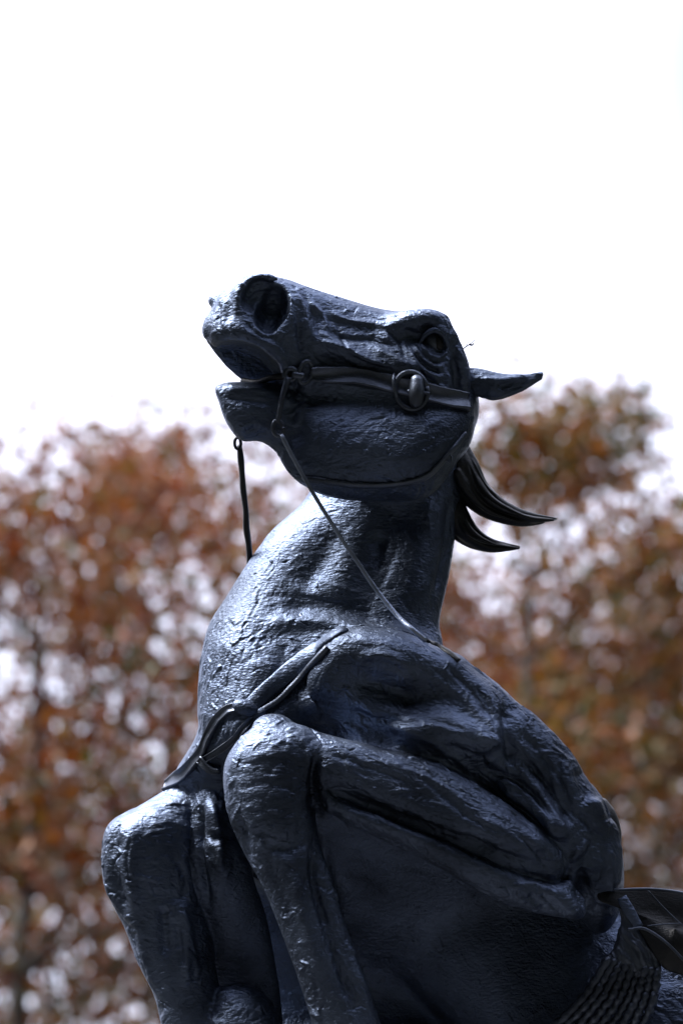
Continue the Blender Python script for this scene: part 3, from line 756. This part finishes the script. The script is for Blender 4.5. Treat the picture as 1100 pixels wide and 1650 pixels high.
# ---- finer: wrinkles, veins, lids, hard edges of the wax
for pts, r, a in [
    ([(670, 545), (682, 535), (700, 528), (716, 536), (724, 556)], 4.5, 6), ([(676, 552), (688, 570), (704, 577), (716, 572)], 4, 5.5), ([(682, 548), (700, 538), (714, 546), (716, 562)], 3.2, -5),
    ([(666, 552), (680, 578), (700, 590), (716, 588)], 3.5, 4.5), ([(672, 556), (686, 573), (700, 584), (714, 582)], 2.6, -4.5), ([(660, 562), (676, 592), (700, 606), (716, 610)], 4, 4.5),
    ([(664, 562), (682, 586), (704, 598), (718, 598)], 3, -5), ([(668, 585), (684, 606), (708, 620)], 3, -4), ([(650, 530), (668, 540), (684, 534), (702, 522)], 6, -7), ([(640, 516), (664, 510), (690, 506), (712, 516)], 8, 6),
    ([(724, 530), (738, 556), (744, 590)], 5, 5), ([(730, 560), (734, 600), (738, 640)], 6, -9), ([(708, 590), (720, 606), (716, 626), (704, 616)], 3.2, 4), ([(722, 600), (718, 640)], 6, 4),
    # nostril folds and nose
    ([(466, 470), (478, 500), (482, 540), (486, 575)], 4, -6), ([(474, 468), (490, 500), (498, 540)], 5, 6), ([(486, 470), (506, 505), (512, 545)], 3.5, -5), ([(492, 480), (520, 510), (528, 540)], 4, 5),
    ([(520, 500), (560, 516), (600, 522), (640, 530)], 5, 5), ([(520, 530), (560, 545), (600, 548), (640, 560)], 4, -6), ([(510, 548), (560, 562), (590, 580), (620, 592)], 4, 5), ([(600, 560), (640, 580), (680, 596)], 5, 6),
    ([(560, 575), (600, 590), (640, 600)], 4.5, -7), ([(540, 520), (552, 545), (560, 570)], 3, -4), ([(620, 530), (645, 552), (652, 580)], 3, -3.5), ([(374, 470), (368, 500), (364, 524)], 6, -3.5),
    ([(352, 486), (352, 510), (350, 530)], 4, -5), ([(396, 520), (420, 540), (446, 545)], 5, -6), ([(452, 500), (456, 520), (444, 534)], 3, 3), ([(480, 590), (478, 620), (470, 650)], 4, -6), ([(492, 612), (490, 650), (474, 690)], 5, 4),
    ([(364, 626), (400, 628), (440, 630)], 4, 5), ([(362, 640), (400, 645), (436, 650)], 5, -5), ([(385, 690), (410, 680), (430, 690)], 5, 4), ([(480, 730), (540, 745), (600, 745)], 12, -4),
    # strokes on the jaw
    ([(600, 662), (640, 680), (690, 670)], 9, 3), ([(620, 740), (680, 735), (720, 710)], 9, 3), ([(520, 790), (600, 802), (680, 795)], 6, 5),
    # neck wax
    ([(598, 862), (616, 856), (632, 868), (624, 892)], 5, 3.5), ([(606, 872), (622, 880)], 7, -4), ([(640, 880), (625, 920), (610, 950)], 4, -5), ([(470, 955), (520, 968), (600, 975)], 3, -3.5), ([(450, 985), (520, 988), (590, 1000)], 3, 3.5),
    ([(430, 960), (480, 962)], 3, -3), ([(500, 930), (560, 950), (610, 960)], 4, 3), ([(640, 960), (664, 990), (688, 1020)], 4, -4), ([(716, 900), (708, 930), (712, 955)], 4, 5), ([(705, 930), (696, 960), (700, 990)], 4, -5), ([(724, 870), (716, 900)], 3, -4),
    ([(700, 800), (712, 830), (716, 870)], 3.5, -4), ([(700, 770), (690, 830), (694, 870)], 3, 3.5),
    # shoulder wax
    ([(570, 1075), (590, 1058), (625, 1056), (660, 1075)], 6, 6), ([(655, 1095), (668, 1115), (668, 1140)], 12, 5), ([(560, 1130), (600, 1146), (650, 1150)], 12, 6),
    ([(560, 1140), (600, 1156), (650, 1160)], 5, -6), ([(545, 1165), (575, 1178), (590, 1200)], 5, 5), ([(620, 1170), (660, 1178), (720, 1205)], 6, 6), ([(640, 1165), (700, 1160), (750, 1178)], 4, -5),
    ([(690, 1085), (740, 1120), (778, 1160)], 5, 5), ([(720, 1075), (765, 1120), (790, 1160)], 4, -6), ([(765, 1105), (790, 1140), (800, 1180)], 4, -7), ([(800, 1200), (795, 1215), (770, 1225)], 5, -8), ([(770, 1185), (796, 1192), (800, 1206)], 5, 6),
    ([(700, 1200), (740, 1225), (760, 1250)], 5, 5), ([(720, 1200), (760, 1215), (790, 1240)], 4, -5), ([(820, 1180), (850, 1215), (880, 1250)], 5, 4), ([(840, 1180), (875, 1220), (910, 1270)], 4, -5), ([(900, 1220), (905, 1260), (920, 1300)], 4, -5),
    ([(890, 1240), (900, 1290), (930, 1330)], 4, 4.5), ([(790, 1250), (840, 1275), (880, 1320), (890, 1345)], 4, 6), ([(830, 1235), (870, 1280), (910, 1340)], 4, 5), ([(940, 1290), (960, 1296), (972, 1320)], 5, 6), ([(930, 1310), (950, 1330), (965, 1350)], 5, -7),
    ([(915, 1390), (935, 1370), (950, 1350)], 5, 7), ([(975, 1360), (985, 1400), (988, 1450)], 5, 5),
    # forearm
    ([(530, 1215), (600, 1238), (660, 1262)], 4, -4), ([(620, 1225), (700, 1260), (760, 1300)], 4, 4), ([(700, 1270), (760, 1320), (820, 1345)], 5, -5), ([(780, 1300), (840, 1335), (880, 1370)], 5, 5), ([(830, 1340), (860, 1370), (880, 1395)], 4, -6),
    ([(850, 1330), (880, 1360), (892, 1392)], 4, 5), ([(520, 1240), (560, 1272), (600, 1290)], 4, 5), ([(820, 1430), (860, 1425), (890, 1440)], 4, 5), ([(880, 1425), (900, 1450), (925, 1470)], 4, 4), ([(870, 1440), (895, 1465)], 4, -5),
    ([(516, 1250), (530, 1290), (526, 1320)], 5, 6), ([(530, 1240), (545, 1262), (600, 1285)], 4, -6),
    # knees
    ([(370, 1230), (380, 1290), (400, 1360)], 5, -4), ([(495, 1200), (498, 1240), (490, 1290)], 4, 5), ([(506, 1215), (500, 1250), (506, 1300)], 3.5, -5), ([(400, 1220), (450, 1212), (490, 1225)], 5, 3), ([(385, 1270), (430, 1262), (480, 1275)], 5, -3),
    ([(430, 1370), (445, 1420), (470, 1480)], 6, -4), ([(500, 1380), (506, 1430), (530, 1500)], 4, -5), ([(200, 1330), (190, 1370), (196, 1410)], 4, 4), ([(212, 1345), (204, 1385), (210, 1430)], 3, -4), ([(225, 1490), (230, 1540), (250, 1590)], 5, 5),
    ([(240, 1330), (280, 1325), (310, 1340)], 5, 3), ([(280, 1380), (300, 1420), (290, 1460)], 5, -4), ([(300, 1470), (312, 1530), (318, 1580)], 4, 5), ([(285, 1490), (295, 1560)], 4, -5), ([(340, 1290), (352, 1340), (356, 1400)], 4, 5), ([(350, 1290), (366, 1330)], 4, -4)]:
    nk = np.mean([p[1] for p in pts]); sm = 1.0 if nk < 770 else (.42 if nk < 1030 else .95)
    st(pts, r * (1.15 if nk < 770 else 1.25), a * .78 * sm)
sc_.apply()
# ---- clay tool marks
def flow(x, y):
    if y < 760: return (-0.25 if x < 640 else -0.8) if y < 620 else 0.5
    if y < 1030: return (0.95 if x < 480 else (0.1 if x < 600 else -1.2))
    if y < 1180: return 1.1 if x < 480 else (-0.9 if x > 560 else 1.4)
    if x < 345: return 0.1
    if x < 540: return 0.35
    return -0.55
sc_.dabs(300, 34, 12, 1.3, box=(150, 1040, 1110, 1660), flow=flow, spread=0.5, ok=True)
sc_.apply()
sc_.dabs(500, 16, 4.0, 0.35, box=(320, 780, 740, 1140), flow=flow, spread=0.4, ok=True)
sc_.dabs(1500, 13, 4.6, 0.95, box=(150, 1140, 1110, 1660), flow=flow, spread=0.5, ok=True)
sc_.dabs(500, 14, 4.0, 0.8, box=(330, 430, 760, 800), flow=flow, spread=0.5, ok=True)
sc_.apply()
sc_.dabs(1500, 9, 2.2, 0.4, box=(320, 780, 800, 1140), flow=flow, spread=0.5, ok=True)
sc_.dabs(4200, 8, 2.4, 1.15, box=(150, 1000, 1110, 1660), flow=flow, spread=0.7, ok=True)
sc_.dabs(1300, 7, 2.2, 0.75, box=(330, 430, 760, 800), flow=flow, spread=0.7, ok=True)
# pits and crumbs left by the wax
sc_.dabs(1500, 2.6, 2.2, 1.3, box=(150, 430, 1110, 1660), flow=flow, spread=1.5, ok=True)
sc_.apply()
#STROKES_END
UPPER = (sc_.V, sc_.T)
V2, T2 = build_volume((-400, -1950, -420), (1100, -870, 700), 7.0, 8, ms + hind(), 3)
Vb = np.vstack([UPPER[0], V2]); Tb = np.vstack([UPPER[1], T2 + len(UPPER[0])])
ROOT_LOC = (0.75, 8.0, TOP)
statue = empty('horse_statue', ROOT_LOC, 'dark bronze statue of a rearing bridled horse, head thrown up and mouth open', 'statue')
PARENT_ORG['horse_statue'] = ROOT_LOC
body = np_mesh('horse_body', to_world(Vb), Tb, M_BRONZE, statue)
print('body', len(Vb), len(Tb))
#TACK
# ------------------------------------------------------------------ pieces worked on the surface of the horse
BODY = BVHTree.FromPolygons([tuple(v) for v in UPPER[0].tolist()], UPPER[1].tolist())
EYE = Vector((0, 0, DP))
def hit(px, py):
    d = Vector(P(px, py, 0)) - EYE
    loc, nor, i, ds = BODY.ray_cast(EYE, d.normalized(), 1e6)
    return (None, None) if loc is None else (np.array(loc), np.array(nor))

def surface_path(pts, m=6, lift=0.0, smooth=3):
    """picture points, or (x, y, w) for points off the surface; returns centres and normals"""
    A = np.array([list(p[:2]) for p in pts], float); A = catmull(A, m) if len(pts) > 2 else catmull(A, m * 2)
    W = [p[2] if len(p) > 2 else None for p in pts]
    n = len(A); C, N = [], []
    for i, (x, y) in enumerate(A):
        q = i / (n - 1) * (len(pts) - 1); a = min(int(q), len(pts) - 2); f = q - a
        if W[a] is not None and W[a + 1] is not None:
            C.append(P(x, y, W[a] * (1 - f) + W[a + 1] * f)); N.append(np.array([0.0, 0.0, 1.0])); continue
        h, nn = hit(x, y)
        if h is None:
            C.append(None); N.append(None)
        else:
            C.append(h); N.append(nn)
    good = [i for i in range(n) if C[i] is not None]
    for i in range(n):
        if C[i] is None:
            g = min(good, key=lambda j: abs(j - i)); C[i] = P(A[i][0], A[i][1], C[g][2]); N[i] = N[g]
    C, N = np.array(C), np.array(N)
    for _ in range(smooth):
        Z = C[:, 2].copy(); Z[1:-1] = (C[:-2, 2] + 2 * C[1:-1, 2] + C[2:, 2]) / 4
        N[1:-1] = (N[:-2] + 2 * N[1:-1] + N[2:]) / 4
        C[:, 2] = Z
    N /= np.linalg.norm(N, axis=1)[:, None] + 1e-9
    return C + N * lift, N

BEAD = [(-.5, -1.5), (-.52, .6), (-.46, 1.25), (-.38, 1.25), (-.33, .75), (.33, .75), (.38, 1.25), (.46, 1.25), (.52, .6), (.5, -1.5)]
FLAT = [(-.5, -1.2), (-.52, .5), (-.42, .95), (0, 1.1), (.42, .95), (.52, .5), (.5, -1.2)]
def strap(name, pts, width, thick, mat, parent, prof=BEAD, lift=0.5, m=6, smooth=4, rough=0.6, label=None, lean=None):
    C, N = surface_path(pts, m, lift, smooth)
    if lean is not None:
        N = N + np.array(lean); N /= np.linalg.norm(N, axis=1)[:, None]
    T_ = np.gradient(C, axis=0); T_ /= np.linalg.norm(T_, axis=1)[:, None] + 1e-9
    B = np.cross(N, T_); B /= np.linalg.norm(B, axis=1)[:, None] + 1e-9
    N = np.cross(T_, B)
    w = np.interp(np.linspace(0, 1, len(C)), np.linspace(0, 1, len(width)), width) if hasattr(width, '__len__') else np.full(len(C), width)
    w = w * (1 + rng.normal(0, .025, len(C)))
    R = np.array([[C[i] + B[i] * a * w[i] + N[i] * b * thick + rng.normal(0, .15 * rough, 3) for a, b in prof] for i in range(len(C))])
    Vv, Q, Tt = rings_to_mesh(R)
    o = np_mesh(name, to_world(Vv), [Q, Tt], mat, parent)
    if label: o['label'] = label
    return o

def piece(name, meshes, mat, parent, label=None):
    """one mesh out of several lofts and tubes"""
    Vs, Qs, Ts, o = [], [], [], 0
    for v, q, t in meshes:
        Vs.append(v); Qs.append(q + o); Ts.append(t + o); o += len(v)
    ob = np_mesh(name, to_world(np.vstack(Vs)), [np.vstack(Qs), np.vstack(Ts)], mat, parent)
    if label: ob['label'] = label
    return ob

def carved(name, parts, mat, parent, vox=1.8, dabs=0, fl=None, blur=1, amt=1.0, label=None, strokes=()):
    allv = np.vstack([m[0] for op, m, k in parts if op == '+'])
    v, t = build_volume(allv.min(0) - 12, allv.max(0) + 12, vox, 8, parts, blur)
    s = Sculpt(v, t)
    for pts, r, a in strokes: s.stroke(pts, r, a)
    s.apply()
    if dabs: s.dabs(dabs, 14, 3, amt, flow=fl or (lambda x, y: -.5), spread=.25); s.apply()
    ob = np_mesh(name, to_world(s.V), s.T, mat, parent)
    if label: ob['label'] = label
    return ob

def ring_tube(c, rx, ry, r, rot=0, w=0, tilt=0.0, k=10, n=28):
    """closed ring seen from the front; c pixel, rx/ry radii, tilt: depth swing across x"""
    a = math.radians(rot); C = P(c[0], c[1], w)
    th = np.linspace(0, 2 * np.pi, n + 1)
    R = []
    for t in th:
        x, y = rx * math.cos(t), ry * math.sin(t)
        p = C + np.array([x * math.cos(a) - y * math.sin(a), x * math.sin(a) + y * math.cos(a), tilt * x])
        d = np.array([math.cos(t) / rx, math.sin(t) / ry]); d /= np.linalg.norm(d)
        nn = np.array([d[0] * math.cos(a) - d[1] * math.sin(a), d[0] * math.sin(a) + d[1] * math.cos(a), 0])
        f = np.linspace(0, 2 * np.pi, k, endpoint=False)
        R.append(p + r * (np.cos(f)[:, None] * nn + np.sin(f)[:, None] * np.array([0, 0, 1.0])))
    return rings_to_mesh(np.array(R))

def depth(px, py, default=0.0):
    h, _ = hit(px, py)
    return default if h is None else float(h[2])

# eye
ew = depth(704, 553, 90)
eye = piece('eye', [ellipsoid(699, 551, ew - 6, (19, 14, 14), -62)], M_STRAP, statue)
piece('pupil', [ellipsoid(705, 552, ew + 3, (12, 7.5, 5), -72)], M_DARK, eye)
piece('eyelid', [tube([P(676, 553, ew + 3), P(685, 539, ew + 7), P(700, 532, ew + 9), P(714, 540, ew + 7), P(721, 558, ew + 2)], [2.5, 4.2, 5, 4.2, 2.5]), tube([P(678, 555, ew + 2), P(687, 568, ew + 6), P(702, 577, ew + 7), P(716, 572, ew + 5), P(721, 560, ew + 1)], [2, 3, 3.4, 3, 2])], M_BRONZE, eye)
# ear: a hollow leaf of bronze
carved('ear', [('+', loft([(752, 592, 752, 640, 6, 20, 20), (775, 594, 772, 640, 8, 20, 18), (800, 600, 792, 645, 10, 20, 16), (824, 603, 815, 641, 10, 16, 14), (850, 603, 842, 630, 8, 11, 10), (872, 599, 872, 612, 4, 5, 5)], dome=(.3, .5)), 6),
               ('-', ellipsoid(838, 614, 28, (38, 7, 9), 12), 5)], M_BRONZE, statue, dabs=60, fl=lambda x, y: .15, strokes=[([(770, 610), (810, 612), (850, 606)], 4, 3), ([(800, 625), (825, 628), (850, 614)], 5, -4)])
# loose locks of the mane
def lock(paths, spread, strokes):
    parts = []
    for j, (pa, w0, r) in enumerate(paths):
        pts = [P(x, y, w0 - 55 + 6 * math.sin(j * 2 + i)) for i, (x, y) in enumerate(pa)]
        parts.append(('+', tube(pts, [r * 1.22 * f for f in np.interp(np.linspace(0, 1, len(pts)), [0, .35, .75, 1], [1, 1.05, .62, .18])]), 4))
    return carved('mane_lock', parts, M_HAIR, statue, vox=1.6, strokes=strokes)
lock([([(744, 722), (760, 752), (776, 786), (806, 812), (846, 829), (896, 836)], -40, 10), ([(740, 745), (754, 778), (774, 804), (806, 824), (846, 836), (892, 838)], -28, 11),
      ([(736, 770), (750, 796), (776, 818), (806, 833), (842, 842), (876, 842)], -40, 11), ([(742, 730), (764, 774), (790, 806), (826, 826), (860, 836)], -22, 7), ([(736, 760), (752, 790), (786, 822), (824, 838)], -16, 6)], 0,
     [([(756, 750), (770, 785), (800, 812), (840, 832)], 2.4, -5), ([(752, 780), (775, 808), (805, 826), (850, 840)], 2.4, -5), ([(748, 765), (764, 798), (790, 820), (830, 838)], 2, 3), ([(760, 740), (780, 780), (800, 800)], 2, 3)])
lock([([(734, 800), (746, 832), (764, 858), (792, 874), (838, 882)], -44, 9), ([(728, 820), (738, 848), (760, 868), (790, 880), (836, 884)], -34, 10), ([(726, 846), (740, 862), (764, 876), (796, 884), (826, 884)], -44, 9), ([(736, 812), (748, 846), (772, 868), (806, 880)], -26, 6)], 0,
     [([(740, 830), (756, 858), (790, 876)], 2.4, -4)])
# forelock wisps standing off the forehead
def wisp(pts, r): return piece('forelock_wisp', [tube([P(*p) for p in pts], [r * f for f in np.linspace(1, .5, len(pts))], k=6)], M_HAIR, statue)
wisp([(741, 566, -10), (748, 560, -10), (756, 555, -10), (765, 547, -10)], 1.3)
wisp([(741, 566, -10), (750, 558, -14), (755, 549, -14)], .9)
wisp([(756, 555, -10), (760, 556, -10), (763, 553, -10)], 1.8)

# ---- bridle
cw = depth(662, 628)
cheek = strap('cheek_strap', [(500, 601), (530, 604), (580, 609), (640, 621), (690, 633), (725, 643), (752, 650), (764, 653, 0)][:7], [22, 27, 27, 29, 31], 6.0, M_STRAP, statue, lift=3, smooth=14)
piece('buckle', [ring_tube((662, 629), 25, 30, 4.2, 14, cw + 9), ], M_STRAP, cheek)
piece('buckle_roller', [tube([P(671, 613, cw + 12), P(671, 632, cw + 15), P(670, 648, cw + 12)], [10.5, 12.5, 11])], M_STRAP, cheek)
piece('buckle_tongue', [tube([P(658, 630, cw + 16), P(690, 634, cw + 16)], [2.6, 2.4])], M_STRAP, cheek)
piece('strap_keeper', [tube([P(635, 602, cw + 6), P(634, 616, cw + 13), P(638, 636, cw + 12), P(643, 643, cw + 6)], [2.6, 3.2, 3.2, 1.6])], M_STRAP, cheek)
for x, y in ((705, 634), (719, 638)):
    piece('punch_hole', [ellipsoid(x, y, depth(x, y) + 4.4, (2.2, 1.8, 1.2), 0, n=8)], M_DARK, cheek)
rw = depth(490, 606, 100)
bit = piece('bit_ring', [ring_tube((492, 600), 10, 18, 3.6, -14, rw + 9, tilt=-.4), ring_tube((468, 603), 9, 9, 4.4, 0, rw + 12), tube([P(474, 604, rw + 12), P(486, 606, rw + 12)], [6, 6])], M_STRAP, statue)
piece('bit_mouthpiece', [tube([P(466, 606, rw + 8), P(440, 608, rw - 4), P(414, 616, rw - 30), P(392, 614, rw - 60)], [6, 5, 5, 5])], M_DARK, bit)
piece('bit_shank', [tube([P(463, 612, rw + 14), P(455, 640, rw + 20), P(448, 676, rw + 22)], [5.5, 4.2, 4.4]), ring_tube((448, 690), 8, 12, 3.6, 12, rw + 22)], M_STRAP, bit)
ww = rw + 22
sw = depth(686, 1040, 60)
rein_pts = [(453, 700, ww), (476, 744, ww - 2), (504, 794, ww - 4), (536, 846, ww - 7), (572, 900, ww - 12), (606, 950, ww - 18), (640, 992, (ww + sw) / 2 - 4), (664, 1014, sw + 18), (686, 1032, sw + 8)]
strap('rein', rein_pts, [6.5, 6, 6.5, 7], 3.0, M_REIN_LIT, statue, prof=FLAT, rough=.4, lean=(-.5, .9, 0), label='near rein running down across the neck')
strap('rein', [(686, 1034), (705, 1042), (724, 1054), (738, 1066)], [8, 13, 10], 4.0, M_DARK, statue, prof=FLAT, label='end of the near rein lying over the withers')
piece('rein', [ring_tube((383, 714), 5, 9, 2.6, 0, 20), tube([P(386, 720, 16), P(388, 740, 12), P(390, 762, 6), P(392, 790, -2), P(396, 822, -16), P(397, 850, -30), P(401, 880, -48), P(403, 914, -80)], [4.2, 5.4, 4.6, 5.2, 4.6, 5.6, 5.0, 5.6], k=8)], M_DARK, statue, label='far rein hanging in the gap before the neck')
strap('throat_latch', [(478, 768), (520, 774), (580, 781), (640, 779), (684, 768), (706, 748), (722, 730), (738, 712), (749, 698)], [10, 11, 11, 10, 9], 4.0, M_STRAP, statue, prof=FLAT)
piece('latch_loop', [ring_tube((722, 736), 4, 9, 1.6, 20, depth(722, 736) + 6)], M_STRAP, statue)

# ---- breast collar
bc = strap('breast_collar', [(556, 1016), (528, 1032), (496, 1058), (462, 1086), (430, 1112), (404, 1138)], [16, 25, 28, 28, 26, 24], 5.0, M_BRONZE, statue, prof=FLAT, lift=1, smooth=4)
strap('collar_edge', [(530, 1044), (505, 1072), (474, 1104), (440, 1134), (408, 1152)], [8, 9, 9, 8], 6.0, M_STRAP, bc, prof=FLAT, lift=1.5, smooth=4)
kw = depth(398, 1144)
piece('knot', [ellipsoid(396, 1141, kw + 6, (22, 13, 12), -20), ellipsoid(418, 1150, kw + 4, (14, 9, 10), 30)], M_BRONZE, bc)
strap('collar_strap', [(394, 1140), (372, 1142), (352, 1158), (338, 1184), (326, 1212), (308, 1234), (288, 1252), (268, 1268)], [13, 15, 16, 17, 20, 22], 4.6, M_STRAP, bc, lift=1.5, smooth=5, label='dark strap wrapping round the far side of the breast')
strap('collar_strap', [(408, 1152), (396, 1172), (378, 1192), (356, 1208), (330, 1224)], [11, 12, 12, 11], 4.6, M_STRAP, bc, lift=1.5, smooth=5, label='short strap running down between the forelegs')
strap('collar_strap', [(326, 1222), (340, 1236), (356, 1240)], [14, 12, 10], 7.0, M_STRAP, bc, lift=2, smooth=6, label='curled strap end under the breast')

# ---- saddle leather and cinch at the lower right
def slab(name, outline, w, thick, mat, parent, sag=10):
    A = catmull(np.array(outline + [outline[0]], float), 5)[:-1]
    n = len(A); cx, cy = A.mean(0)
    R = []
    for sc2, dz in ((.0, sag), (.5, sag * .75), (.93, sag * .12), (.985, 0), (1.0, -thick * .3), (1.0, -thick * .7), (.97, -thick), (.0, -thick + sag)):
        R.append([P(cx + (x - cx) * max(sc2, .02), cy + (y - cy) * max(sc2, .02), w(x, y) + dz) for x, y in A])
    Vv, Q, Tt = rings_to_mesh(np.array(R)); 
    o = np_mesh(name, to_world(Vv), [Q[:, ::-1].copy(), Tt[:, ::-1].copy()], mat, parent)
    return o
fw = depth(1020, 1520, 30)
flap = slab('saddle_flap', [(960, 1436), (1000, 1433), (1050, 1432), (1110, 1440), (1190, 1458), (1260, 1500), (1230, 1590), (1150, 1592), (1098, 1572), (1066, 1558), (1034, 1510), (1004, 1466), (966, 1452)], lambda x, y: 60 - (x - 1000) * .05 + (y - 1440) * .25, 16, M_DARK, statue, sag=14)
piece('flap_edge', [tube([P(x, y, 78 + (y - 1440) * .25) for x, y in ((990, 1434), (1050, 1433), (1110, 1441), (1200, 1462))], [2.6] * 4, k=8)], M_STRAP, flap)
piece('flap_edge', [tube([P(x, y, 94 + (y - 1440) * .2) for x, y in ((1012, 1498), (1036, 1496), (1064, 1512), (1090, 1536), (1140, 1590))], [2.4] * 5, k=8)], M_STRAP, flap)
piece('flap_seam', [tube([P(x, y, 88 + (y - 1440) * .2) for x, y in ((1044, 1436), (1072, 1466), (1104, 1496))], [1.2] * 3, k=6)], M_STRAP, flap)
piece('flap_seam', [tube([P(x, y, 92 + (y - 1440) * .2) for x, y in ((1042, 1492), (1070, 1489), (1096, 1488))], [1.0] * 3, k=6)], M_STRAP, flap)
carved('saddle_swell', [('+', loft([(950, 1300, 978, 1290, -130, 24, 30), (950, 1320, 993, 1312, -130, 30, 40), (950, 1360, 1001, 1352, -130, 30, 40), (950, 1400, 990, 1400, -130, 24, 30)]), 5)], M_DARK, statue, vox=3)
cinch = carved('cinch', [('+', loft([(996, 1462, 1004, 1458, 62, 8, 16), (1000, 1490, 1030, 1500, 64, 14, 20), (990, 1520, 1052, 1535, 70, 16, 26), (980, 1545, 1064, 1560, 74, 16, 30), (966, 1565, 1056, 1590, 72, 12, 26)], dome=(.5, .3)), 6)], M_STRAP, statue, vox=1.8, dabs=150, fl=lambda x, y: -1.0, amt=1.6)
for i in range(9):
    f = i / 8
    x0, y0 = 978 + 80 * f, 1548 + 18 * f
    x1, y1 = 872 + 140 * f, 1668 + 10 * f
    pts = [(x0, y0, 84), ((x0 + x1) / 2 + 12, (y0 + y1) / 2 + 2, 84 + 4 * math.sin(i)), (x1, y1, 70), (x1 - 110, y1 + 70, 40)]
    Vt = []
    cc = catmull([P(*p) for p in pts], 14)
    rr = (5.4 + 2.2 * rng.random()) * (1 + .2 * np.sin(np.arange(len(cc)) * 1.9 + i * 2.1)); cc = cc + rng.normal(0, .7, cc.shape)
    piece('cinch_cord', [tube(list(cc), list(rr), m=1, k=8)], M_STRAP, cinch)
strap('latigo', [(1001, 1446, 84), (1012, 1466, 90), (1030, 1494, 96)], [16, 18, 12], 4, M_BRONZE, statue, prof=FLAT, label='short pale latigo strap beside the saddle leather')
#TACK_END
#STATUE_END
